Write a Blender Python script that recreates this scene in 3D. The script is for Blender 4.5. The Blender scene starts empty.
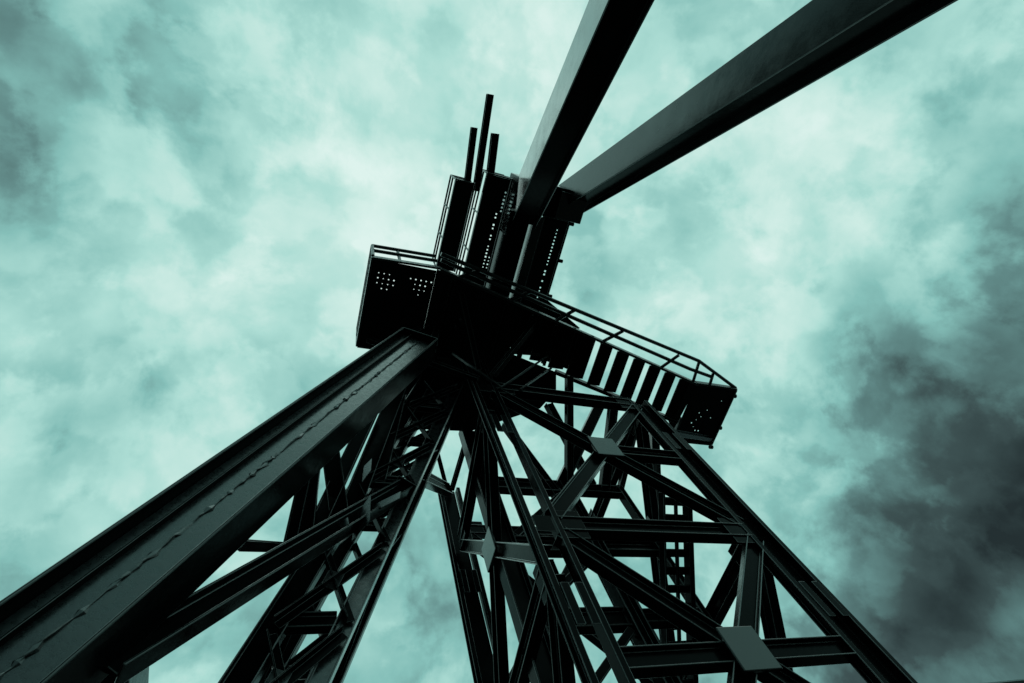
import bpy, bmesh, math, random
from mathutils import Vector, Matrix
random.seed(7)
S = bpy.context.scene
COL = S.collection

# ------------------------------------------------------------------ camera
F_PX = 530.0                                   # focal length in pixels of a 1024 px wide frame
ZEN = (363.0, 104.0)                           # where the verticals meet in the picture
AZ = math.radians(45.5)
_vx, _vy = ZEN[0]-512, ZEN[1]-341.5
_p = math.atan2(F_PX, math.hypot(_vx, _vy)); _r = -math.atan2(_vx, -_vy)
_H = Vector((math.cos(AZ), math.sin(AZ), 0)); _R = Vector((math.sin(AZ), -math.cos(AZ), 0)); _Z = Vector((0, 0, 1))
FWD = _H*math.cos(_p) + _Z*math.sin(_p); _U0 = -_H*math.sin(_p) + _Z*math.cos(_p)
RIGHT = _R*math.cos(_r) - _U0*math.sin(_r); UP = _R*math.sin(_r) + _U0*math.cos(_r)
CAM = Vector((0, 0, 1.7))
cd = bpy.data.cameras.new('camera'); cam = bpy.data.objects.new('camera', cd); COL.objects.link(cam)
cd.sensor_width = 36; cd.lens = F_PX/1024*36; cd.clip_start = .05; cd.clip_end = 5000
cam.matrix_world = Matrix(((RIGHT.x, UP.x, -FWD.x, CAM.x), (RIGHT.y, UP.y, -FWD.y, CAM.y), (RIGHT.z, UP.z, -FWD.z, CAM.z), (0, 0, 0, 1)))
S.camera = cam

def ray(u, v): return FWD*F_PX + RIGHT*(u-512) - UP*(v-341.5)
def on(ax, u, v, val):
    d = ray(u, v); return CAM + d*((val-CAM[ax])/d[ax])

# ------------------------------------------------------------------ world: overcast sky
S.view_settings.view_transform = 'Standard'; S.view_settings.look = 'None'
S.view_settings.exposure = 0.0; S.view_settings.gamma = 1.0; S.view_settings.use_curve_mapping = False
SUN_DIR = ray(330, 150).normalized()           # brightest part of the cloud cover
W = bpy.data.worlds.new('World'); S.world = W; W.use_nodes = True
nt = W.node_tree; nt.nodes.clear(); N = nt.nodes.new; L = nt.links.new
out = N('ShaderNodeOutputWorld'); tc = N('ShaderNodeTexCoord')
sky = N('ShaderNodeTexSky'); sky.sky_type = 'NISHITA'; sky.sun_disc = False
sky.sun_elevation = math.asin(SUN_DIR.z); sky.sun_rotation = math.atan2(SUN_DIR.x, SUN_DIR.y)
bgs = N('ShaderNodeBackground'); bgs.inputs[1].default_value = .05; L(sky.outputs[0], bgs.inputs[0])
def M(op, a, b=None, c=None):
    n = N('ShaderNodeMath'); n.operation = op
    for i, x in enumerate((a, b, c)):
        if x is None: continue
        if isinstance(x, (int, float)): n.inputs[i].default_value = x
        else: L(x, n.inputs[i])
    return n.outputs[0]
def noise(vec, scale, detail, rough, dist=0):
    n = N('ShaderNodeTexNoise'); n.inputs['Scale'].default_value = scale; n.inputs['Detail'].default_value = detail
    n.inputs['Roughness'].default_value = rough; n.inputs['Distortion'].default_value = dist; L(vec, n.inputs['Vector']); return n
dirv = tc.outputs['Generated']
wn = noise(dirv, 2.2, 3, .5)
sub = N('ShaderNodeVectorMath'); sub.operation = 'SUBTRACT'; L(wn.outputs['Color'], sub.inputs[0]); sub.inputs[1].default_value = (.5, .5, .5)
scl = N('ShaderNodeVectorMath'); scl.operation = 'SCALE'; L(sub.outputs[0], scl.inputs[0]); scl.inputs['Scale'].default_value = .12
add = N('ShaderNodeVectorMath'); add.operation = 'ADD'; L(dirv, add.inputs[0]); L(scl.outputs[0], add.inputs[1])
SEED = (-4.9193, 8.3213, -6.7260)
sh = N('ShaderNodeVectorMath'); sh.operation = 'ADD'; L(add.outputs[0], sh.inputs[0]); sh.inputs[1].default_value = SEED
n1 = noise(sh.outputs[0], 3.4, 9, .52, 0)
n2 = noise(sh.outputs[0], 9.0, 7, .5, 0)
def layer(vec, scale, lo, hi, rough=.56):
    n = noise(vec, scale, 10, rough, 0); m = N('ShaderNodeMapRange'); m.interpolation_type = 'SMOOTHSTEP'
    L(n.outputs[0], m.inputs[0]); m.inputs[1].default_value = lo; m.inputs[2].default_value = hi; m.inputs[3].default_value = -.5; m.inputs[4].default_value = .5
    return m.outputs[0]
off = N('ShaderNodeVectorMath'); off.operation = 'ADD'; L(sh.outputs[0], off.inputs[0]); off.inputs[1].default_value = (3.1, 1.7, .4)
n4, n5 = layer(sh.outputs[0], 5.2, .455, .555), layer(off.outputs[0], 11.0, .44, .57, .54)
# broad light and dark banks of the cloud cover, each at its own direction
val = M('ADD', M('MULTIPLY', M('SUBTRACT', n1.outputs[0], .5), .85), .675)
val = M('ADD', val, M('MULTIPLY', M('SUBTRACT', n2.outputs[0], .5), .30))
val = M('MULTIPLY_ADD', n4, .11, val)
val = M('MULTIPLY_ADD', n5, .065, val)
BANKS = [((310, 180), .24, 9), ((560, 160), .14, 10), ((70, 380), .08, 24), ((800, 215), .10, 14), ((740, 420), .08, 18),
         ((0, 10), -.20, 14), ((0, 230), -.10, 36), ((480, 0), -.12, 90), ((1010, 60), -.09, 16), ((890, 510), -.07, 22), ((1050, 640), -.27, 10), ((970, 710), -.12, 16), ((1030, 300), -.07, 20), ((1040, 420), -.08, 24), ((960, 330), -.06, 16), ((900, 600), -.07, 24),
         ((395, 590), -.08, 30), ((170, 410), -.08, 90), ((170, 640), .04, 20)]
for (u, v), amp, k in BANKS:
    d = ray(u, v).normalized()
    dp = N('ShaderNodeVectorMath'); dp.operation = 'DOT_PRODUCT'; L(add.outputs[0], dp.inputs[0]); dp.inputs[1].default_value = d
    g = M('POWER', M('MAXIMUM', M('MINIMUM', dp.outputs['Value'], 1.0), 0.0), float(k)*2)
    val = M('MULTIPLY_ADD', g, amp, val)
d = (-_H*.97 + _Z*.12).normalized()              # dark lobe added to the unseen sky behind the viewer, darkens steel reflections
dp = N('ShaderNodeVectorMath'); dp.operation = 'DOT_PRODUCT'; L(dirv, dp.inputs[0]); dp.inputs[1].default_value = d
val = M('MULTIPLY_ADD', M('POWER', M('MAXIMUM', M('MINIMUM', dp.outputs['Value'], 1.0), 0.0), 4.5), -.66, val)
val = M('MAXIMUM', val, .03)
ramp = N('ShaderNodeValToRGB'); L(val, ramp.inputs[0]); cr = ramp.color_ramp
STOPS = [(0.0, (.012, .019, .020)), (.22, (.046, .080, .080)), (.42, (.125, .262, .252)), (.58, (.24, .53, .49)), (.74, (.42, .73, .665)), (.90, (.62, .85, .785)), (1.0, (.73, .905, .855))]
while len(cr.elements) < len(STOPS): cr.elements.new(.5)
for e, (p, c) in zip(cr.elements, STOPS): e.position = p; e.color = (*c, 1)
bgc = N('ShaderNodeBackground'); L(ramp.outputs[0], bgc.inputs[0]); bgc.inputs[1].default_value = 1.0
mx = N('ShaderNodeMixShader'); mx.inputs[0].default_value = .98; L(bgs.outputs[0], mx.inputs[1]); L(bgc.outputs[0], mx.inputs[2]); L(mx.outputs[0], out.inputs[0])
sl = bpy.data.lights.new('sun', 'SUN'); so = bpy.data.objects.new('sun', sl); COL.objects.link(so)
sl.energy = .5; sl.angle = math.radians(70); sl.color = (.66, 1.0, .93)
so.rotation_euler = (-SUN_DIR).to_track_quat('-Z', 'Y').to_euler()

# ------------------------------------------------------------------ materials
def steel(name, base, rough, bump=.06, bscale=9, spec=.5, streak=0.0):
    m = bpy.data.materials.new(name); m.use_nodes = True; t = m.node_tree; b = t.nodes['Principled BSDF']
    tcn = t.nodes.new('ShaderNodeTexCoord'); ob = tcn.outputs['Object']
    def nz(sc, de, ro):
        n = t.nodes.new('ShaderNodeTexNoise'); n.inputs['Scale'].default_value = sc; n.inputs['Detail'].default_value = de; n.inputs['Roughness'].default_value = ro
        t.links.new(ob, n.inputs['Vector']); return n.outputs[0]
    a, c, f = nz(1.7, 8, .65), nz(bscale, 6, .6), nz(60, 3, .5)
    r = t.nodes.new('ShaderNodeValToRGB'); t.links.new(a, r.inputs[0])
    r.color_ramp.elements[0].position = .35; r.color_ramp.elements[0].color = (*base, 1)
    r.color_ramp.elements[1].position = .75; r.color_ramp.elements[1].color = (base[0]*1.9, base[1]*1.75, base[2]*1.6, 1)
    t.links.new(r.outputs[0], b.inputs['Base Color'])
    mr = t.nodes.new('ShaderNodeMapRange'); t.links.new(c, mr.inputs[0]); mr.inputs[1].default_value = .3; mr.inputs[2].default_value = .75
    mr.inputs[3].default_value = rough*.7; mr.inputs[4].default_value = rough*1.5; t.links.new(mr.outputs[0], b.inputs['Roughness'])
    b1 = t.nodes.new('ShaderNodeBump'); b1.inputs['Strength'].default_value = bump; b1.inputs['Distance'].default_value = .02; t.links.new(c, b1.inputs['Height'])
    b2 = t.nodes.new('ShaderNodeBump'); b2.inputs['Strength'].default_value = bump*.6; b2.inputs['Distance'].default_value = .004; t.links.new(f, b2.inputs['Height'])
    t.links.new(b1.outputs[0], b2.inputs['Normal']); t.links.new(b2.outputs[0], b.inputs['Normal'])
    b.inputs['Specular IOR Level'].default_value = spec
    return m
PAINT = steel('black_steel_paint', (.0028, .0033, .0036), .19, .12, spec=.035)
GLOSS = steel('glossy_black_paint', (.004, .005, .0055), .20, .10, 2.2, .62)
SATIN = steel('satin_black_paint', (.005, .006, .0065), .20, .16, 2.2, .75)
PLATE = steel('worn_steel_plate', (.010, .013, .0145), .28, .16, 12, 1.0)
_b = PLATE.node_tree.nodes['Principled BSDF']; _b.inputs['Coat Weight'].default_value = .45; _b.inputs['Coat Roughness'].default_value = .2
_b = GLOSS.node_tree.nodes['Principled BSDF']; _b.inputs['Coat Weight'].default_value = .25; _b.inputs['Coat IOR'].default_value = 1.48; _b.inputs['Coat Roughness'].default_value = .12
RAIL = steel('rail_steel', (.011, .014, .015), .36, .15)
FLOOR = steel('floor_plate', (.003, .0035, .004), .5, .2, 12, .15)
EDGE = steel('edge_highlight', (.032, .040, .041), .30, .10, spec=1.0)  # lighter, shinier bevel material that paints in the pale edge highlights
GROUND = steel('asphalt', (.022, .024, .024), .85, .4, 30, .2)

# ------------------------------------------------------------------ mesh helpers
def link(name, bm, mat, parent=None, bevel=.012):
    bmesh.ops.recalc_face_normals(bm, faces=bm.faces[:])
    me = bpy.data.meshes.new(name); bm.to_mesh(me); bm.free(); me.materials.append(mat)
    o = bpy.data.objects.new(name, me); COL.objects.link(o)
    if parent is not None:
        o.parent = parent
        root = parent
        while root.parent: root = root.parent
        o.matrix_parent_inverse = Matrix.Translation(-Vector(root.location)) if parent is root else Matrix.Identity(4)
    if bevel:
        b = o.modifiers.new('bevel', 'BEVEL'); b.width = bevel; b.segments = 2; b.limit_method = 'ANGLE'; b.angle_limit = math.radians(40)
        if mat in (PAINT, GLOSS, RAIL): me.materials.append(EDGE); b.material = 1; b.width = bevel*1.25
    return o
def thing(name, label, cat, loc=(0, 0, 0), group=None):
    o = bpy.data.objects.new(name, None); COL.objects.link(o); o.location = loc; o.empty_display_size = .3
    o['label'] = label; o['category'] = cat
    if group: o['group'] = group
    return o
def frame(p0, p1, side):
    p0, p1 = Vector(p0), Vector(p1); d = (p1-p0).normalized(); s = Vector(side); s = (s - d*s.dot(d)).normalized(); n = d.cross(s)
    return p0, p1, d, s, n
def prism(bm, p0, p1, poly, side):
    """extrude the closed outline poly [(along side, along n)] from p0 to p1"""
    p0, p1, d, s, n = frame(p0, p1, side)
    a = [bm.verts.new(p0+s*x+n*y) for x, y in poly]; b = [bm.verts.new(p1+s*x+n*y) for x, y in poly]
    k = len(poly)
    for i in range(k): bm.faces.new((a[i], a[(i+1) % k], b[(i+1) % k], b[i]))
    bm.faces.new(a[::-1]); bm.faces.new(b)
def rect(w, h, ox=0, oy=0): return [(ox-w/2, oy-h/2), (ox+w/2, oy-h/2), (ox+w/2, oy+h/2), (ox-w/2, oy+h/2)]
def isec(h, w, t=.03, tw=.02):
    """I outline, flanges square to the side vector"""
    H, Wd = h/2, w/2
    return [(-H, -Wd), (-H+t, -Wd), (-H+t, -tw/2), (H-t, -tw/2), (H-t, -Wd), (H, -Wd), (H, Wd), (H-t, Wd), (H-t, tw/2), (-H+t, tw/2), (-H+t, Wd), (-H, Wd)]
def csec(h, w, t=.025, sgn=1):
    """channel outline: back on the n axis, toes towards sgn*n"""
    H = h/2; q = [(-H, 0), (H, 0), (H, w), (H-t, w), (H-t, t), (-H+t, t), (-H+t, w), (-H, w)]
    return [(x, y*sgn) for x, y in q]
def lsec(a, t=.02): return [(0, 0), (a, 0), (a, t), (t, t), (t, a), (0, a)]
def tube(bm, p0, p1, r, k=8):
    prism(bm, p0, p1, [(r*math.cos(2*math.pi*i/k), r*math.sin(2*math.pi*i/k)) for i in range(k)], (0.3, .2, 1) if abs((Vector(p1)-Vector(p0)).normalized().z) < .8 else (1, 0, 0))
def bx(bm, x0, x1, y0, y1, z0, z1): prism(bm, (x0, (y0+y1)/2, (z0+z1)/2), (x1, (y0+y1)/2, (z0+z1)/2), rect(y1-y0, z1-z0), (0, 1, 0))
def bolts(bm, c, ux, uy, nrm, nx, ny, sx, sy, r=.025, h=.03):
    for i in range(nx):
        for j in range(ny):
            p = Vector(c)+Vector(ux)*((i-(nx-1)/2)*sx)+Vector(uy)*((j-(ny-1)/2)*sy)
            tube(bm, p, p+Vector(nrm)*h, r, 6)
def B(): return bmesh.new()

# ------------------------------------------------------------------ ground
bm = B(); g = 3000
bm.faces.new([bm.verts.new(v) for v in ((-g, -g, 0), (g, -g, 0), (g, g, 0), (-g, g, 0))])
o = link('ground', bm, GROUND, None, 0); o['kind'] = 'structure'

# ------------------------------------------------------------------ lattice tower
X0, X1, Y0, Y1 = 4.90, 10.74, 7.2, 13.0
LEV = [16.28, 9.98, 3.70, 0.55]
TOP = 18.9
tw = thing('lattice_tower', 'tall black steel lattice tower with crossed braces and square gusset plates under the platform', 'tower', ((X0+X1)/2, (Y0+Y1)/2, 0))
def leg(x, y, TOP):
    """laced column of two channels with splice covers; returns the leg part"""
    openp = (x < 6 and y == Y0); bm = B(); w = .25 if openp else .29
    bx(bm, x-.34, x+.34, y-.34, y+.34, .02, .10); l = link('leg', bm, PAINT, tw)       # foot plate carries the channels
    for s in (-1, 1):
        bm = B(); prism(bm, (x+s*w, y, .10), (x+s*w, y, TOP), csec(.28, .14 if openp else .14, .03, -s), (0, 1, 0)); link('channel', bm, PAINT, l)
    if not openp:
        bm = B(); bx(bm, x-w+.035, x+w-.035, y+.06, y+.09, .11, TOP-.01); link('web_plate', bm, PAINT, l)
    for z in ((.6, 3.7, 9.98, 16.1) if openp else ()):                                  # battens tie the two channels together
        bm = B(); bx(bm, x-w+.035, x+w-.035, y-.105, y-.085, z-.24, z+.24); link('batten', bm, PAINT, l, .006)
    for z in (7.9, 13.9):
        for s in (-1, 1):
            bm = B(); bx(bm, x+s*(w-.10)-.09, x+s*(w-.10)+.09, y-.168, y-.143, z-.45, z+.45); link('splice_plate', bm, PAINT, l, .01)
    return l
for x in (X0, X1):
    for y in (Y0, Y1): leg(x+(.50 if x == X0 and y == Y1 else 0), y, 16.6 if x == X1 else 18.9 if y == Y0 else 18.6)
def face(a, b, nrm, mids, dz):
    """X-braced face between the leg centres a and b (x, y)"""
    a, b = Vector((*a, 0)), Vector((*b, 0)); e = (b-a).normalized(); n = Vector(nrm); k = .36
    for i in range(len(LEV)):
        z = LEV[i]+(dz if i < 3 else 0)
        bm = B(); prism(bm, a+e*k+Vector((0, 0, z)), b-e*k+Vector((0, 0, z)), isec(.42, .30), (0, 0, 1)); link('beam', bm, PAINT, tw)
        for p, s in ((a, 1), (b, -1)):                                                    # corner gussets behind the flanges
            if z > 1:
                bm = B(); q = p+e*(s*.62)+n*.10+Vector((0, 0, z)); prism(bm, q-n*.01, q+n*.01, [(-.34, -.42), (.34, -.42), (.34, .42), (-.34, .42)], e); link('gusset_plate', bm, PAINT, tw)
    for i in range(len(LEV)-1):
        zt, zb = LEV[i]+dz, LEV[i+1]+(dz if i < 2 else 0)
        if zb < 1: 
            continue
        zm = (zt+zb)/2; mid = (a+b)/2+Vector((0, 0, zm))
        ca = [a+e*.30+Vector((0, 0, zt-.25)), b-e*.30+Vector((0, 0, zb+.25)), b-e*.30+Vector((0, 0, zt-.25)), a+e*.30+Vector((0, 0, zb+.25))]
        for p in ca:
            d = (mid-p).normalized(); sd = n.cross(d)
            bm = B(); prism(bm, p, mid-d*.12, isec(.40, .28), sd); link('diagonal_brace', bm, PAINT, tw)
        for p, s in ((a, 1), (b, -1)):
            if (i, s) in mids or mids == 'all':
                bm = B(); prism(bm, p+e*(s*.33)+Vector((0, 0, zm)), mid-e*(s*.2), isec(.40, .28), (0, 0, 1)); link('beam', bm, PAINT, tw)
        bm = B(); c = mid+n*.16; prism(bm, c-n*.03, c+n*.05, rect(.84, .86), e)
        link('gusset_plate', bm, SATIN, tw, .02)
face((X0, Y0), (X1, Y0), (0, -1, 0), {(0, -1), (1, 1), (1, -1)}, 0)
face((X0+.5, Y1), (X0, Y0), (-1, 0, 0), set(), -.75)
face((X0+.5, Y1), (X1, Y1), (0, -1, 0), set(), 0)
face((X1, Y0), (X1, Y1), (-1, 0, 0), set(), 0)

# shaft guide frame standing inside the tower
gf = thing('guide_frame', 'narrow black steel shaft guide frame standing inside the lattice tower', 'guide frame', (6.8, 10, 0))
for x, w in ((5.45, .62), (8.35, .42)):
    bm = B(); prism(bm, (x, 10.1, 0), (x, 10.1, 18.4 if x < 6 else 15.45), isec(w, .4, .04), (1, 0, 0)); link('post', bm, PAINT, gf)
bm = B(); prism(bm, (10.52, 10.1, 0), (10.52, 10.1, 15.45), isec(.22, .3, .03), (1, 0, 0)); link('post', bm, PAINT, gf)
for z in (15.2, 12.5, 10.05, 7.6, 5.2, 2.8):
    bm = B(); prism(bm, (5.80, 10.1, z), (8.12, 10.1, z), isec(.55, .3, .04), (0, 0, 1)); link('beam', bm, PAINT, gf)
    bm = B(); prism(bm, (8.58, 10.1, z), (10.40, 10.1, z), isec(.40, .3, .04), (0, 0, 1)); link('beam', bm, PAINT, gf)
for za, zb in ((15.2, 12.5), (12.5, 10.05), (10.05, 7.6), (7.6, 5.2)):
    bm = B(); prism(bm, (5.85, 10.1, zb+.35), (8.05, 10.1, za-.35), isec(.24, .2), (0, 1, 0)); link('diagonal_brace', bm, PAINT, gf)

# steep stair inside the right face
st = thing('stair', 'steep black open-tread stair climbing behind the right leg of the lattice tower', 'stair', (9.9, 10, 0))
def stair(p0, p1, x0, x1, parent, step=.42):
    p0, p1 = Vector(p0), Vector(p1); d = p1-p0; n = int(d.length/step)
    for x, w in ((x0, .06), (x1, .16)):
        bm = B(); prism(bm, (x, p0.y, p0.z), (x, p1.y, p1.z), rect(.26, w), (0, 0, 1)); link('stringer', bm, PAINT, parent)
    bm = B(); xm = (x0*.5+x1*.5); prism(bm, (xm, p0.y, p0.z-.05), (xm, p1.y, p1.z-.05), rect(.08, .09), (0, 0, 1)); link('stringer', bm, PAINT, parent)
    for i in range(n):
        p = p0+d*((i+.5)/n); bm = B(); bx(bm, x0+.032, x1-.085, p.y-.13, p.y+.13, p.z-.02, p.z+.02); link('tread', bm, PAINT, parent, .004)
stair((0, 11.9, 8.75), (0, 7.62, 12.0), 9.3, 10.15, st)

# ------------------------------------------------------------------ left box strut
YS = 5.30
k = (YS)/5.3
def sx(z): return (-1.84*k) + .5*(z-1.7-(5.67-1.7)*k)            # right edge of the strut in its plane
bs = thing('box_strut', 'massive black box strut with recessed channel face leaning up from lower left', 'strut', (sx(0), YS, 0))
d = Vector((.5, 0, 1)).normalized(); nx = Vector((1, 0, -.5)).normalized()
WID, DEP = 1.18*.894*k, .70
p0 = Vector((sx(.1), YS, .1)); p1 = Vector((sx(15.1), YS, 15.1))
def sbox(bm, u0, u1, v0, v1, a=p0, b=p1):
    # u: from the right edge leftwards, v: backwards from the front plane
    q = [(-u0, v0), (-u1, v0), (-u1, v1), (-u0, v1)]
    A = [bm.verts.new(a+nx*x+Vector((0, 1, 0))*y) for x, y in q]; Bv = [bm.verts.new(b+nx*x+Vector((0, 1, 0))*y) for x, y in q]
    for i in range(4): bm.faces.new((A[i], A[(i+1) % 4], Bv[(i+1) % 4], Bv[i]))
    bm.faces.new(A[::-1]); bm.faces.new(Bv)
bm = B(); sbox(bm, .055, WID-.055, .22, .25); o = link('web_plate', bm, PLATE, bs, .006)
bm = B(); sbox(bm, 0, .05, 0, DEP); link('flange', bm, PAINT, bs, .016)
bm = B(); sbox(bm, WID-.05, WID, 0, DEP); link('flange', bm, PAINT, bs, .016)
bm = B(); sbox(bm, .055, WID-.055, DEP-.03, DEP-.002); link('back_plate', bm, PAINT, bs, .006)
bm = B(); sbox(bm, WID-.30, WID-.27, .12, .217); link('stiffener', bm, PAINT, bs, .006)
bm = B()                                                            # ragged weld seam along the web
Ln = (p1-p0).length; t = .1; prev = None
while t < Ln-.1:
    u = -WID*.47+random.uniform(-.007, .007); hw = random.choice((.010, .016, .026, .045))*random.uniform(.6, 1.3); hh = random.uniform(.012, .045)
    c = p0+d*t+nx*u+Vector((0, .219, 0))
    ring = [bm.verts.new(c+q) for q in (nx*-hw, nx*(-hw*.4)+Vector((0, -hh, 0)), nx*(hw*.5)+Vector((0, -hh*.8, 0)), nx*hw)]
    if prev:
        for q in range(3): bm.faces.new((prev[q], prev[q+1], ring[q+1], ring[q]))
    prev = ring; t += random.uniform(.03, .12)
o = link('weld_seam', bm, PLATE, bs, 0)
bm = B(); sbox(bm, .02, WID-.02, .01, DEP-.01, p1+d*.004, p1+d*.04); link('head_plate', bm, PAINT, bs, .01)
for uu in (.1, WID-.1):
    bm = B(); prism(bm, p1+d*.05-nx*uu+Vector((0, .35, 0)), p1+Vector((.6-uu*.4, 1.0, 18.46-p1.z)), isec(.22, .2, .02), (0, 1, 0)); link('bracket', bm, PAINT, bs)
bm = B(); bx(bm, sx(0)-1.5, sx(0)+.3, YS-.3, YS+DEP+.3, 0.004, .1); link('base_plate', bm, PAINT, bs)

# ------------------------------------------------------------------ lattice strut behind it
ls = thing('lattice_strut', 'black four-chord lattice strut leaning up to the platform left of the tower', 'strut', (-2.2, 8.8, 0))
SL = .37
def lx(z): return .62+.02+SL*(z-7.5)
LW, LY0, LY1 = 1.15, 8.2, 9.5
ld = Vector((SL, 0, 1)).normalized(); ln_ = Vector((1, 0, -SL)).normalized()
for off in (0, -LW):
    for y in (LY0, LY1):
        bm = B(); prism(bm, (lx(.1)+off, y, .1), (lx(18.4)+off, y, 18.4), isec(.46 if off else .34, .26, .03), ln_); link('chord', bm, PLATE if (off == 0 and y == LY0) else PAINT, ls)
z = .8; flip = 0; STEP = 1.9
while z+STEP < 18.2:
    za, zb = z+.1, z+STEP-.1
    for y in (LY0-.10, LY1+.10):
        for f in (0, 1):
            a, b = (0, -LW) if f else (-LW, 0)
            bm = B(); yy = y+(.03 if f else -.03); prism(bm, (lx(za)+a, yy, za), (lx(zb)+b, yy, zb), lsec(.17, .025), (0, -1, 0)); link('lacing_bar', bm, PAINT, ls, .004)
    for off in (0, -LW):
        ya, yb = (LY0+.15, LY1-.15) if flip else (LY1-.15, LY0+.15)
        bm = B(); prism(bm, (lx(za)+off, ya, za), (lx(zb)+off, yb, zb), lsec(.12, .025), ln_); link('lacing_bar', bm, PAINT, ls, .004)
    if z > 5:
        for y in (LY0-.18,):
            bm = B(); c = Vector((lx(z+STEP/2)-LW/2, y, z+STEP/2)); prism(bm, c, c+Vector((0, .02, 0)), rect(.3, .4), ln_); link('gusset_plate', bm, PLATE, ls, .006)
    z += STEP; flip ^= 1
for zz in (4.7, 8.6, 12.5, 16.4):
    for y in (LY0, LY1):
        bm = B(); prism(bm, (lx(zz)-LW+.18, y, zz), (lx(zz)-.18, y, zz), isec(.3, .2), (0, 0, 1)); link('beam', bm, PAINT, ls)

for (u0, v0, ya), (u1, v1, yb), w in (((304, 548, 8.1), (318, 425, 7.0), .3), ((316, 528, 8.1), (378, 398, 7.2), .34), ((340, 520, 8.1), (326, 420, 7.2), .40), ((300, 548, 8.1), (238, 545, 6.3), .12),
                                      ((352, 505, 8.1), (405, 372, 7.4), .46), ((284, 572, 8.1), (310, 455, 7.0), .24), ((375, 480, 8.1), (398, 395, 7.8), .5)):
    bm = B(); prism(bm, on(1, u0, v0, ya), on(1, u1, v1, yb), isec(w, .16, .02), (1, 0, -.4)); link('strut_brace', bm, PAINT, ls)
for q4 in (((371, 494), (370, 520), (352, 541), (354, 518)), ((317, 525), (314, 545), (293, 558), (303, 537)), ((348, 517), (349, 524), (318, 541), (317, 534)), ((401, 491), (400, 498), (371, 513), (371, 506)), ((372, 458), (371, 470), (362, 482), (364, 466))):
    bm = B(); um = sum(q[0] for q in q4)/4; a = [bm.verts.new(on(1, u, v, 7.22-.018*(u-um))) for u, v in q4]; b = [bm.verts.new(Vector(x.co)+Vector((0, .03, 0))) for x in a]
    for i in range(4): bm.faces.new((a[i], a[(i+1) % 4], b[(i+1) % 4], b[i]))
    bm.faces.new(a); bm.faces.new(b[::-1]); link('gusset_plate', bm, PLATE, ls, .006)
# inclined brace between the two struts, and the tie from the lattice strut to the tower
br = thing('tie_beam', 'black steel tie beam joining the box strut to the lattice strut at lower left', 'beam', (-1.5, 7.0, 7))
a, b = on(1, 106, 667, 5.86), on(1, 404, 488, 7.9)
bm = B(); prism(bm, a, b, isec(.38, .30, .04), (-.6, 0, .8)); link('web_and_flanges', bm, PAINT, br)
bm = B(); dd = (b-a).normalized(); prism(bm, b+dd*.002, b+dd*.03, rect(.5, .4), (-.6, 0, .8)); link('end_plate', bm, PAINT, br)
t1 = thing('tie_beam', 'short black tie beam bridging the gap between lattice strut and tower', 'beam', (4.3, 9, 13))
a = Vector((lx(13.2)+.2, LY0+.6, 13.2)); b = Vector((X0-.3, Y1-.2, 17.2))
A2 = on(1, 414, 474, 9.0); B2 = on(1, 448, 490, 12.4)
bm = B(); prism(bm, A2, B2, isec(.42, .3), (0, 0, 1)); link('web_and_flanges', bm, PAINT, t1)

cb = thing('cross_beam', 'dark horizontal cross beam running back from the box strut at the lower left', 'beam', (-1.8, 9, 6.9))
c = on(1, 130, 652, 6.0)
bm = B(); bx(bm, c.x-1.0, c.x, YS+DEP+.01, 10.5, c.z-.02, c.z+.7); link('web_and_flanges', bm, PAINT, cb, .02)
bm = B(); bx(bm, c.x-1.0, c.x, 10.503, 10.55, c.z-.06, c.z+.74); link('end_plate', bm, PAINT, cb)

# ------------------------------------------------------------------ overhead box beams
def boxbeam(label, p0, p1, w, h, mat, back):
    p0, p1 = Vector(p0), Vector(p1)
    d = (p1-p0).normalized(); p0 = p0-d*back; foot = p0+d*((p0.z-.1)/-d.z)
    t = thing('box_beam', label, 'beam', (foot.x, foot.y, 0), 'box beams leaning from the head over the viewer')
    # web plates (facing left and right) and cover plates standing between them
    x = Vector((1, 0, 0)); x = (x-d*x.dot(d)).normalized()
    for s in (-1, 1):
        bm = B(); c = x*(s*(w/2)); prism(bm, p0+c, foot+c, rect(.035, h), x); link('side_plate', bm, mat, t, .012)
    n = d.cross(x)
    for s in (-1, 1):
        bm = B(); c = n*(s*(h/2-.24)); prism(bm, p0+c, foot+c, rect(w-.037, .03), x); link('cover_plate', bm, PAINT, t, .006)
    bm = B(); bx(bm, foot.x-.9, foot.x+.9, foot.y-.9, foot.y+.9, .004, .1); link('base_plate', bm, PAINT, t)
    return t
P = on(2, 523, 212, 20.2); Q = on(2, 620, 0, 14.2)
boxbeam('left of the two big box beams overhead, its bright side catching the sky', P, Q, .88, 1.28, GLOSS, .1)
P = on(2, 574, 197, 20.2); Q = on(2, 879, 0, 10.5)
boxbeam('right of the two big box beams overhead, dark grey and running to the upper right corner', P, Q, .80, 1.06, SATIN, .9)

# ------------------------------------------------------------------ head: girders, crosshead
hd = thing('head_girder', 'heavy black box girders and crosshead where the two overhead beams meet', 'girder', (6, 3, 18.9))
bm = B(); bx(bm, 5.25, 6.05, 2.0, 7.0, 19.6, 20.6); link('girder', bm, PAINT, hd, .02)
bm = B(); bx(bm, 6.25, 6.6, 2.0, 7.0, 19.75, 20.6); link('girder', bm, GLOSS, hd, .02)
bm = B(); bx(bm, 5.3, 7.55, .85, 1.95, 19.75, 20.9); link('crosshead', bm, PAINT, hd, .02)
bm = B(); bx(bm, 6.9, 7.9, .95, 1.9, 19.55, 19.747); link('bracket', bm, GLOSS, hd, .02)

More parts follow.
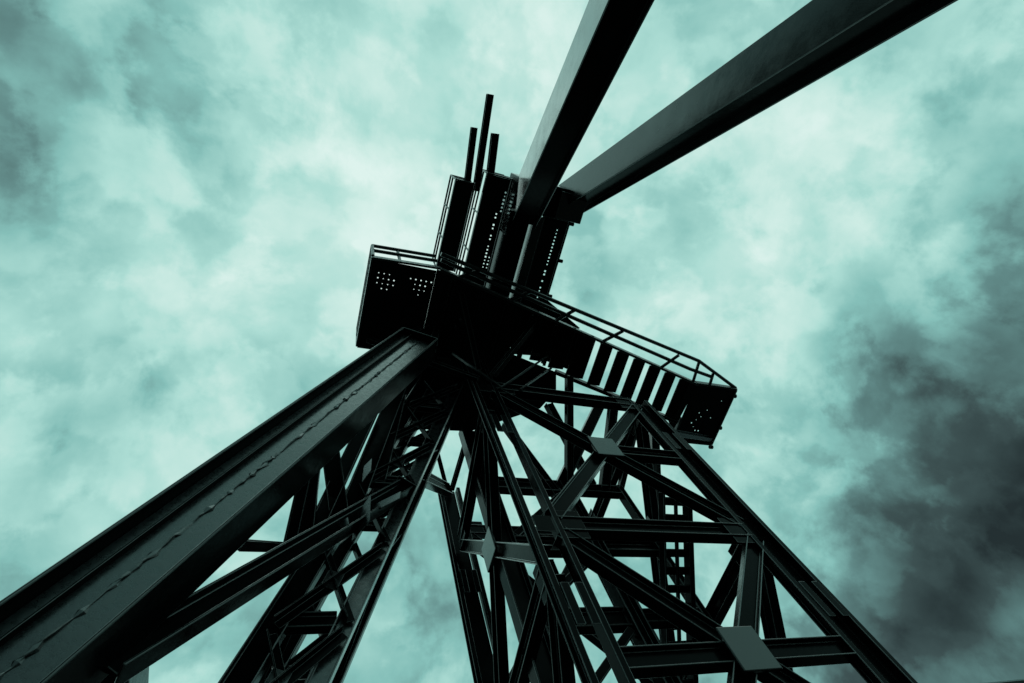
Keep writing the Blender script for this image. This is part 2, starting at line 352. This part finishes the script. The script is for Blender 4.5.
# ------------------------------------------------------------------ walkways with perforated floors
hrnd = random.Random(11)
def perf(x0, x1, y0, y1, z, holes, cell=.13, r=.19):
    """floor sheet with square-cut round-ish holes in the cells of holes (ix, iy)"""
    bm = B(); nx, ny = max(1, round((x1-x0)/cell)), max(1, round((y1-y0)/cell)); cx, cy = (x1-x0)/nx, (y1-y0)/ny; V = {}
    def v(x, y):
        kx = (round(x, 4), round(y, 4))
        if kx not in V: V[kx] = bm.verts.new((x, y, z))
        return V[kx]
    for i in range(nx):
        for j in range(ny):
            ax, bx_, ay, by = x0+i*cx, x0+(i+1)*cx, y0+j*cy, y0+(j+1)*cy; c = [v(ax, ay), v(bx_, ay), v(bx_, by), v(ax, by)]
            if (i, j) in holes or (i-nx, j) in holes:
                mx_, my_ = (ax+bx_)/2, (ay+by)/2; q_ = hrnd.uniform(.75, 1.4)*1.35; ring = [v(mx_+r*cx*q_*math.cos(a), my_+r*cy*q_*math.sin(a)) for a in [math.radians(225+90*q) for q in range(4)]]
                for q in range(4): bm.faces.new((c[q], c[(q+1) % 4], ring[(q+1) % 4], ring[q]))
            else: bm.faces.new(c)
    return bm
def floor_obj(name, bm, parent):
    o = link(name, bm, FLOOR, parent, 0); s = o.modifiers.new('thick', 'SOLIDIFY'); s.thickness = .012; return o
def railing(parent, pts, posts, h=1.05, r=.032, z=0):
    """handrail, knee rail and posts along pts"""
    for hh in (h, h*.52):
        for i in range(len(pts)-1):
            bm = B(); tube(bm, Vector(pts[i])+_Z*hh, Vector(pts[i+1])+_Z*hh, r); link('rail', bm, RAIL, parent, 0)
    for p in posts:
        bm = B(); tube(bm, p, Vector(p)+_Z*(h+.02), r*.95); link('post', bm, RAIL, parent, 0)
def walkway(label, x0, x1, y0, y1, z, holes, rl, ends):
    t = thing('walkway', label, 'walkway', ((x0+x1)/2, y1, z), 'walkways beside the sheaves')
    f = floor_obj('floor', perf(x0, x1, y0, y1, z, holes), t)
    for x in (x0-.03, x1+.03):
        bm = B(); prism(bm, (x, y0-.06, z), (x, y1, z), rect(.05, .18), (1, 0, 0)); link('edge_beam', bm, PAINT, t)
    bm = B(); prism(bm, (x0-.003, y0-.03, z), (x1+.003, y0-.03, z), rect(.05, .16), (0, 1, 0)); link('edge_beam', bm, RAIL, t)
    for x in rl:
        railing(t, [(x, y0-.02, z+.09), (x, y1, z+.09)], [(x, y0-.02+(y1-y0)*q, z+.09) for q in (0, .33, .66, 1)])
    if ends: railing(t, [(x0-.03, y0-.02, z+.09), (x1+.03, y0-.02, z+.09)], [])
    return t
rr = random.Random(3)
h1 = set()
for j in range(3, 26):
    if j in (11, 14, 17): continue
    h1.add((4 if j > 8 else 5, j))
    if j < 8 or j > 20: h1.add((5 if j > 8 else 6, j)); 
W1 = walkway('perforated walkway with a railed end, middle one jutting towards the two overhead beams', 4.30, 5.12, 1.05, 5.2, 20.0, h1, (4.27,), True)
W0 = walkway('narrow walkway farthest left at the tower head, with a handrail against the sky', 3.30, 3.90, 1.5, 4.6, 20.0, set(), (3.27, ), True)
h2 = {(-3, j) for j in range(4, 26) if j not in (15, 18, 20)}
W2 = walkway('walkway right of the beams with a single line of holes along its floor', 6.68, 7.62, 1.75, 6.6, 20.0, h2, (), False)
for y in (2.0, 3.4, 4.8):
    bm = B(); tube(bm, (7.66, y, 19.9), (7.80, y, 19.9), .07, 10); link('bolt', bm, PAINT, W2, 0)

ck = thing('cheek_plate', 'upright perforated steel cheek plate beside the left overhead beam', 'plate', (5.2, 2, 19.2))
bm = perf(1.0, 2.7, 19.3, 20.75, 0, {(i, j) for i in range(2, 11) for j in range(2, 9) if (i*7+j*5) % 4 != 1}, .13, .19)
for vv in bm.verts: vv.co = Vector((5.2, vv.co.x, vv.co.y))
o = link('perforated_sheet', bm, GLOSS, ck, 0); sm = o.modifiers.new('thick', 'SOLIDIFY'); sm.thickness = .012
bm = B(); bx(bm, 5.17, 5.23, 2.71, 2.80, 19.2, 20.8); link('edge_bar', bm, RAIL, ck)

bm = B(); a4 = [dz_[:2] for dz_ in (tuple(on(2, u, v, 19.9)) for u, v in ((543, 296), (552, 304), (580, 328), (566, 334), (522, 312)))]
va = [bm.verts.new((p[0], p[1], 19.88)) for p in a4]; vb = [bm.verts.new((p[0], p[1], 19.90)) for p in a4]
for q in range(5): bm.faces.new((va[q], va[(q+1) % 5], vb[(q+1) % 5], vb[q]))
bm.faces.new(va[::-1]); bm.faces.new(vb); link('bracket_plate', bm, PAINT, hd, .004)

# three hoist beams that jut out past the walkways
for (u0, v0, u1, v1), w, lab in (((468, 176, 474, 128), .21, 'leftmost and shortest black hoist beam jutting into the sky above the walkways'),
                                 ((478, 176, 490, 95), .22, 'longest black hoist beam jutting into the sky, between two shorter ones'),
                                 ((490, 176, 495, 134), .25, 'rightmost thicker hoist beam jutting into the sky above the middle walkway')):
    a, b = on(2, u0, v0, 20.35), on(2, u1, v1, 20.35); a = a+(a-b).normalized()*.5
    t = thing('hoist_beam', lab, 'beam', a, 'hoist beams above the walkways')
    bm = B(); prism(bm, a, b, isec(w, w, .03, .03), (0, 0, 1)); link('web_and_flanges', bm, PAINT, t, .006)
    bm = B(); dd = (b-a).normalized(); prism(bm, b, b+dd*.02, rect(w, w), (0, 0, 1)); link('end_plate', bm, PAINT, t, .004)

# ------------------------------------------------------------------ platform under the head
ZD = 18.5
def dz(u, v, z=ZD): return on(2, u, v, z)
pf = thing('platform', 'railed black platform round the tower head with slatted walkway and perforated end floors', 'platform', (7, 7, ZD))
L0 = dz(366, 257); L1 = dz(360, 346); LC = dz(440, 269)
xl, yl0, yl1 = L0.x*.5+L1.x*.5+.06, L0.y, L1.y
hl = {(i, j) for (i, j) in [(1, 2), (2, 2), (3, 2), (1, 3), (2, 3), (3, 3), (4, 3), (1, 4), (2, 4), (3, 4), (4, 4), (2, 5), (3, 5), (7, 2), (8, 2), (9, 2), (10, 2), (11, 2), (12, 2), (13, 2), (8, 3), (9, 3), (10, 3), (8, 4), (9, 4), (10, 4), (9, 5)]}
floor_obj('floor', perf(xl, LC.x-.1, yl0, yl1, ZD, hl, .165, .10), pf)
for (xa, ya, xb, yb) in ((xl-.02, yl0-.05, xl-.02, yl1), (xl, yl0-.03, LC.x, LC.y-.03), (xl, yl1, 4.2, yl1)):
    bm = B(); prism(bm, (xa, ya, ZD+.02), (xb, yb, ZD+.02), rect(.07, .24), Vector((yb-ya, xa-xb, 0))); link('edge_beam', bm, RAIL, pf)
# skirt under the left floor and hangers
R0, R1 = dz(697, 384), dz(733, 389); R3, R2 = dz(672, 431), dz(710, 446)
E0, E1 = Vector((LC.x, LC.y, ZD)), R0
bm = B(); prism(bm, E0, E1, rect(.10, .26), Vector((E1.y-E0.y, E0.x-E1.x, 0))); link('edge_beam', bm, RAIL, pf, .015)
# solid middle floor
S0 = dz(590, 340); S0 = E0.lerp(E1, (S0.x-E0.x)/(E1.x-E0.x)); 
Lw0, Lw1 = dz(556, 372), dz(673, 420)
bm = B()
for zz in (ZD-.02, ZD-.05): pass
def slab(bm, pts, z0, z1):
    a = [bm.verts.new((p[0], p[1], z0)) for p in pts]; b = [bm.verts.new((p[0], p[1], z1)) for p in pts]; n = len(pts)
    for i in range(n): bm.faces.new((a[i], a[(i+1) % n], b[(i+1) % n], b[i]))
    bm.faces.new(a[::-1]); bm.faces.new(b)
Fb = [dz(398, 428), dz(470, 431)]
m0 = E0.lerp(E1, .50)
xA = E0.x+(E1.x-E0.x)*.27
mb = Vector((m0.x+.35, Lw0.y+(Lw1.y-Lw0.y)*(m0.x+.35-Lw0.x)/(Lw1.x-Lw0.x), ZD))
slab(bm, [(LC.x-.097, LC.y+.02), (xA, E0.y+(E1.y-E0.y)*.27+.06), (xA, Lw0.y+(Lw1.y-Lw0.y)*(xA-Lw0.x)/(Lw1.x-Lw0.x)), (Lw0.x, Lw0.y), tuple(dz(556, 390))[:2], tuple(dz(540, 408))[:2], (Fb[1].x, Fb[1].y), (Fb[0].x, Fb[0].y), (Fb[0].x-.1, yl1+.1), (LC.x-.097, yl1+.05)], ZD-.03, ZD)
link('floor', bm, FLOOR, pf, .006)
# lower walkway beam and the slats between it and the edge
bm = B(); prism(bm, Lw0, Vector((R3.x, Lw1.y+(R3.x-Lw1.x)*(Lw1.y-Lw0.y)/(Lw1.x-Lw0.x), ZD)), rect(.14, .28), Vector((Lw1.y-Lw0.y, Lw0.x-Lw1.x, 0))); link('edge_beam', bm, PAINT, pf)
xs = m0.x+.1; i = 0
def ey(x): return E0.y+(E1.y-E0.y)*(x-E0.x)/(E1.x-E0.x)
def ly(x): return Lw0.y+(Lw1.y-Lw0.y)*(x-Lw0.x)/(Lw1.x-Lw0.x)
x_ = xA+.02
while x_ < m0.x:
    bm = B(); prism(bm, (x_+.31, ey(x_)+.06, ZD-.06), (x_+.31, ly(x_)-.07, ZD-.06), rect(.62, .06), (1, 0, 0)); link('slat', bm, PAINT, pf, .006); x_ += .80
bm = B(); slab(bm, [(xA-.2, ey(xA)+.06), (m0.x+.05, ey(m0.x)+.06), (m0.x+.05, ly(m0.x)-.26), (xA-.2, ly(xA)-.24)], ZD+.05, ZD+.08); link('floor', bm, FLOOR, pf, .004)
while xs < R3.x-.45:
    bm = B(); prism(bm, (xs+.16, ey(xs)+.06, ZD-.06), (xs+.16, ly(xs)-.07, ZD-.06), rect(.54, .06), (1, 0, 0)); link('slat', bm, PAINT, pf, .006); xs += .80
bm = B(); slab(bm, [(R3.x-.55, ey(R3.x-.55)+.06), (R0.x, R0.y+.05), (R3.x, R3.y), (R3.x-.55, ly(R3.x-.55)-.02)], ZD-.05, ZD-.02); link('floor', bm, FLOOR, pf, .004)
# right end floor
xa, xb, ya, yb = (R0.x+R3.x)/2+.03, (R1.x+R2.x)/2, (R0.y+R1.y)/2, (R2.y+R3.y)/2+.15
hr = {(3, 10), (4, 11), (4, 9), (5, 8), (5, 12), (4, 13), (3, 14), (6, 6), (7, 14), (3, 17), (5, 18), (2, 19), (8, 8), (4, 7), (9, 3), (6, 12)}
floor_obj('floor', perf(xa, xb, ya, yb, ZD-.04, hr, .17, .13), pf)
for p, q in (((xa, ya-.05), (xb+.05, ya-.05)), ((xb+.04, ya-.02), (xb+.04, yb)), ((xa, yb), (xb+.02, yb)), ((xa-.03, ya+1.6), (xa-.03, yb))):
    bm = B(); prism(bm, (*p, ZD), (*q, ZD), rect(.08, .24), Vector((q[1]-p[1], p[0]-q[0], 0))); link('edge_beam', bm, RAIL, pf)
for y in (ya+.3, ya+1.9, ya+2.9):
    bm = B(); tube(bm, (xb+.06, y, ZD-.02), (xb+.20, y, ZD-.02), .09, 10); link('bolt', bm, PAINT, pf, 0)
# guard frame along the front edge, left railing
zr = ZD-.12
rails = []
for (a, b) in (((441, 254), (699, 361)), ((441, 260), (690, 369))):
    A, Bq = dz(*a, zr), dz(*b, zr); rails.append((A, Bq))
    bm = B(); tube(bm, A, Bq, .07, 8); link('rail', bm, RAIL, pf, 0)
Ce = Vector((xb+.05, ya-.06, ZD+.02))
for A in (rails[0][1], rails[1][1]):
    bm = B(); tube(bm, A, Ce if A is rails[0][1] else dz(712, 377, zr), .07, 8); link('rail', bm, RAIL, pf, 0)
for (a, b) in (((460, 277), (481, 270)), ((508, 301), (532, 291)), ((555, 321), (575, 310)), ((600, 343), (623, 331)), ((659, 369), (679, 355)), ((693, 382), (699, 362)), ((710, 384), (713, 374))):
    bm = B(); tube(bm, dz(*a, ZD-.02), dz(*b, zr), .065, 8); link('rail_arm', bm, RAIL, pf, 0)
railing(pf, [(xl, yl0-.05, ZD+.12), (LC.x, LC.y-.05, ZD+.12)], [(xl, yl0-.05, ZD+.12), (xl+(LC.x-xl)*.4, yl0-.03, ZD+.12)], 1.35, .058)
railing(pf, [(xl, yl0-.05, ZD+.12), (xl, yl1, ZD+.12)], [(xl, yl1, ZD+.12)], 1.35, .058)
# floor joists seen from below
for x in (3.6, 4.6, 5.6, 6.6, 7.6):
    bm = B(); prism(bm, (x, ey(x)+.1, ZD-.14), (x, 7.0 if x > 4.5 else yl1+.3, ZD-.14), isec(.22, .12, .015, .012), (0, 0, 1)); link('joist', bm, PAINT, pf, .004)
# raking brackets from the legs to the floor
for a, b in (((X0-.2, 7.0, 16.4), (xl+.3, yl1-.3, ZD-.06)), ((X0+.3, 6.9, 16.6), (6.8, 5.6, ZD-.08)), ((X0-.1, 6.9, 16.9), (4.0, 4.9, ZD-.08)), ((X1+.2, 7.3, 14.9), (xb-.2, yb-.3, ZD-.1)), ((X1+.3, 7.4, 16.2), (xa+.1, yb-.1, ZD-.1)), ((X0+.4, Y1-.1, 18.5), tuple(dz(431, 428, ZD-.1))), ((X0+.6, Y1-.1, 18.5), tuple(dz(470, 428, ZD-.1)))):
    bm = B(); prism(bm, a, b, isec(.2, .16, .02), (0, 0, 1)); link('bracket', bm, PAINT, pf, .006)

for (u0, v0), (u1, v1), w in (((569, 376), (569, 489), .26), ((614, 398), (604, 490), .36), ((654, 425), (657, 540), .34), ((600, 404), (560, 487), .40), ((548, 404), (592, 486), .3), ((505, 425), (560, 500), .3), ((640, 410), (620, 490), .2)):
    a = dz(u0, v0, ZD-.15); b = on(1, u1, v1, 10.1); bm = B(); prism(bm, a, b, isec(w, .25, .025), (1, 0, 0)); link('raking_brace', bm, PAINT, pf, .008)
for (u0, v0), (u1, v1) in (((501, 389), (548, 357)), ((522, 390), (552, 369)), ((471, 344), (456, 326)), ((479, 346), (461, 318)), ((500, 386), (452, 352)), ((478, 352), (540, 356))):
    a = on(1, u0, v0, 7.0); b = dz(u1, v1, ZD-.3); bm = B(); prism(bm, a, b, lsec(.09, .02), (0, 0, 1)); link('bracket', bm, RAIL, pf, .006)

# ------------------------------------------------------------------ low dark wall at lower right
wl = thing('low_wall', 'low dark wall whose top edge crosses the lower right corner', 'wall', (8, 2.4, 0))
bm = B(); bx(bm, 3.6, 14, 2.22, 2.5, 0, 2.92); link('wall_panel', bm, PAINT, wl)
bm = B(); bx(bm, 3.55, 14.05, 2.18, 2.54, 2.923, 3.0); link('coping', bm, PAINT, wl)
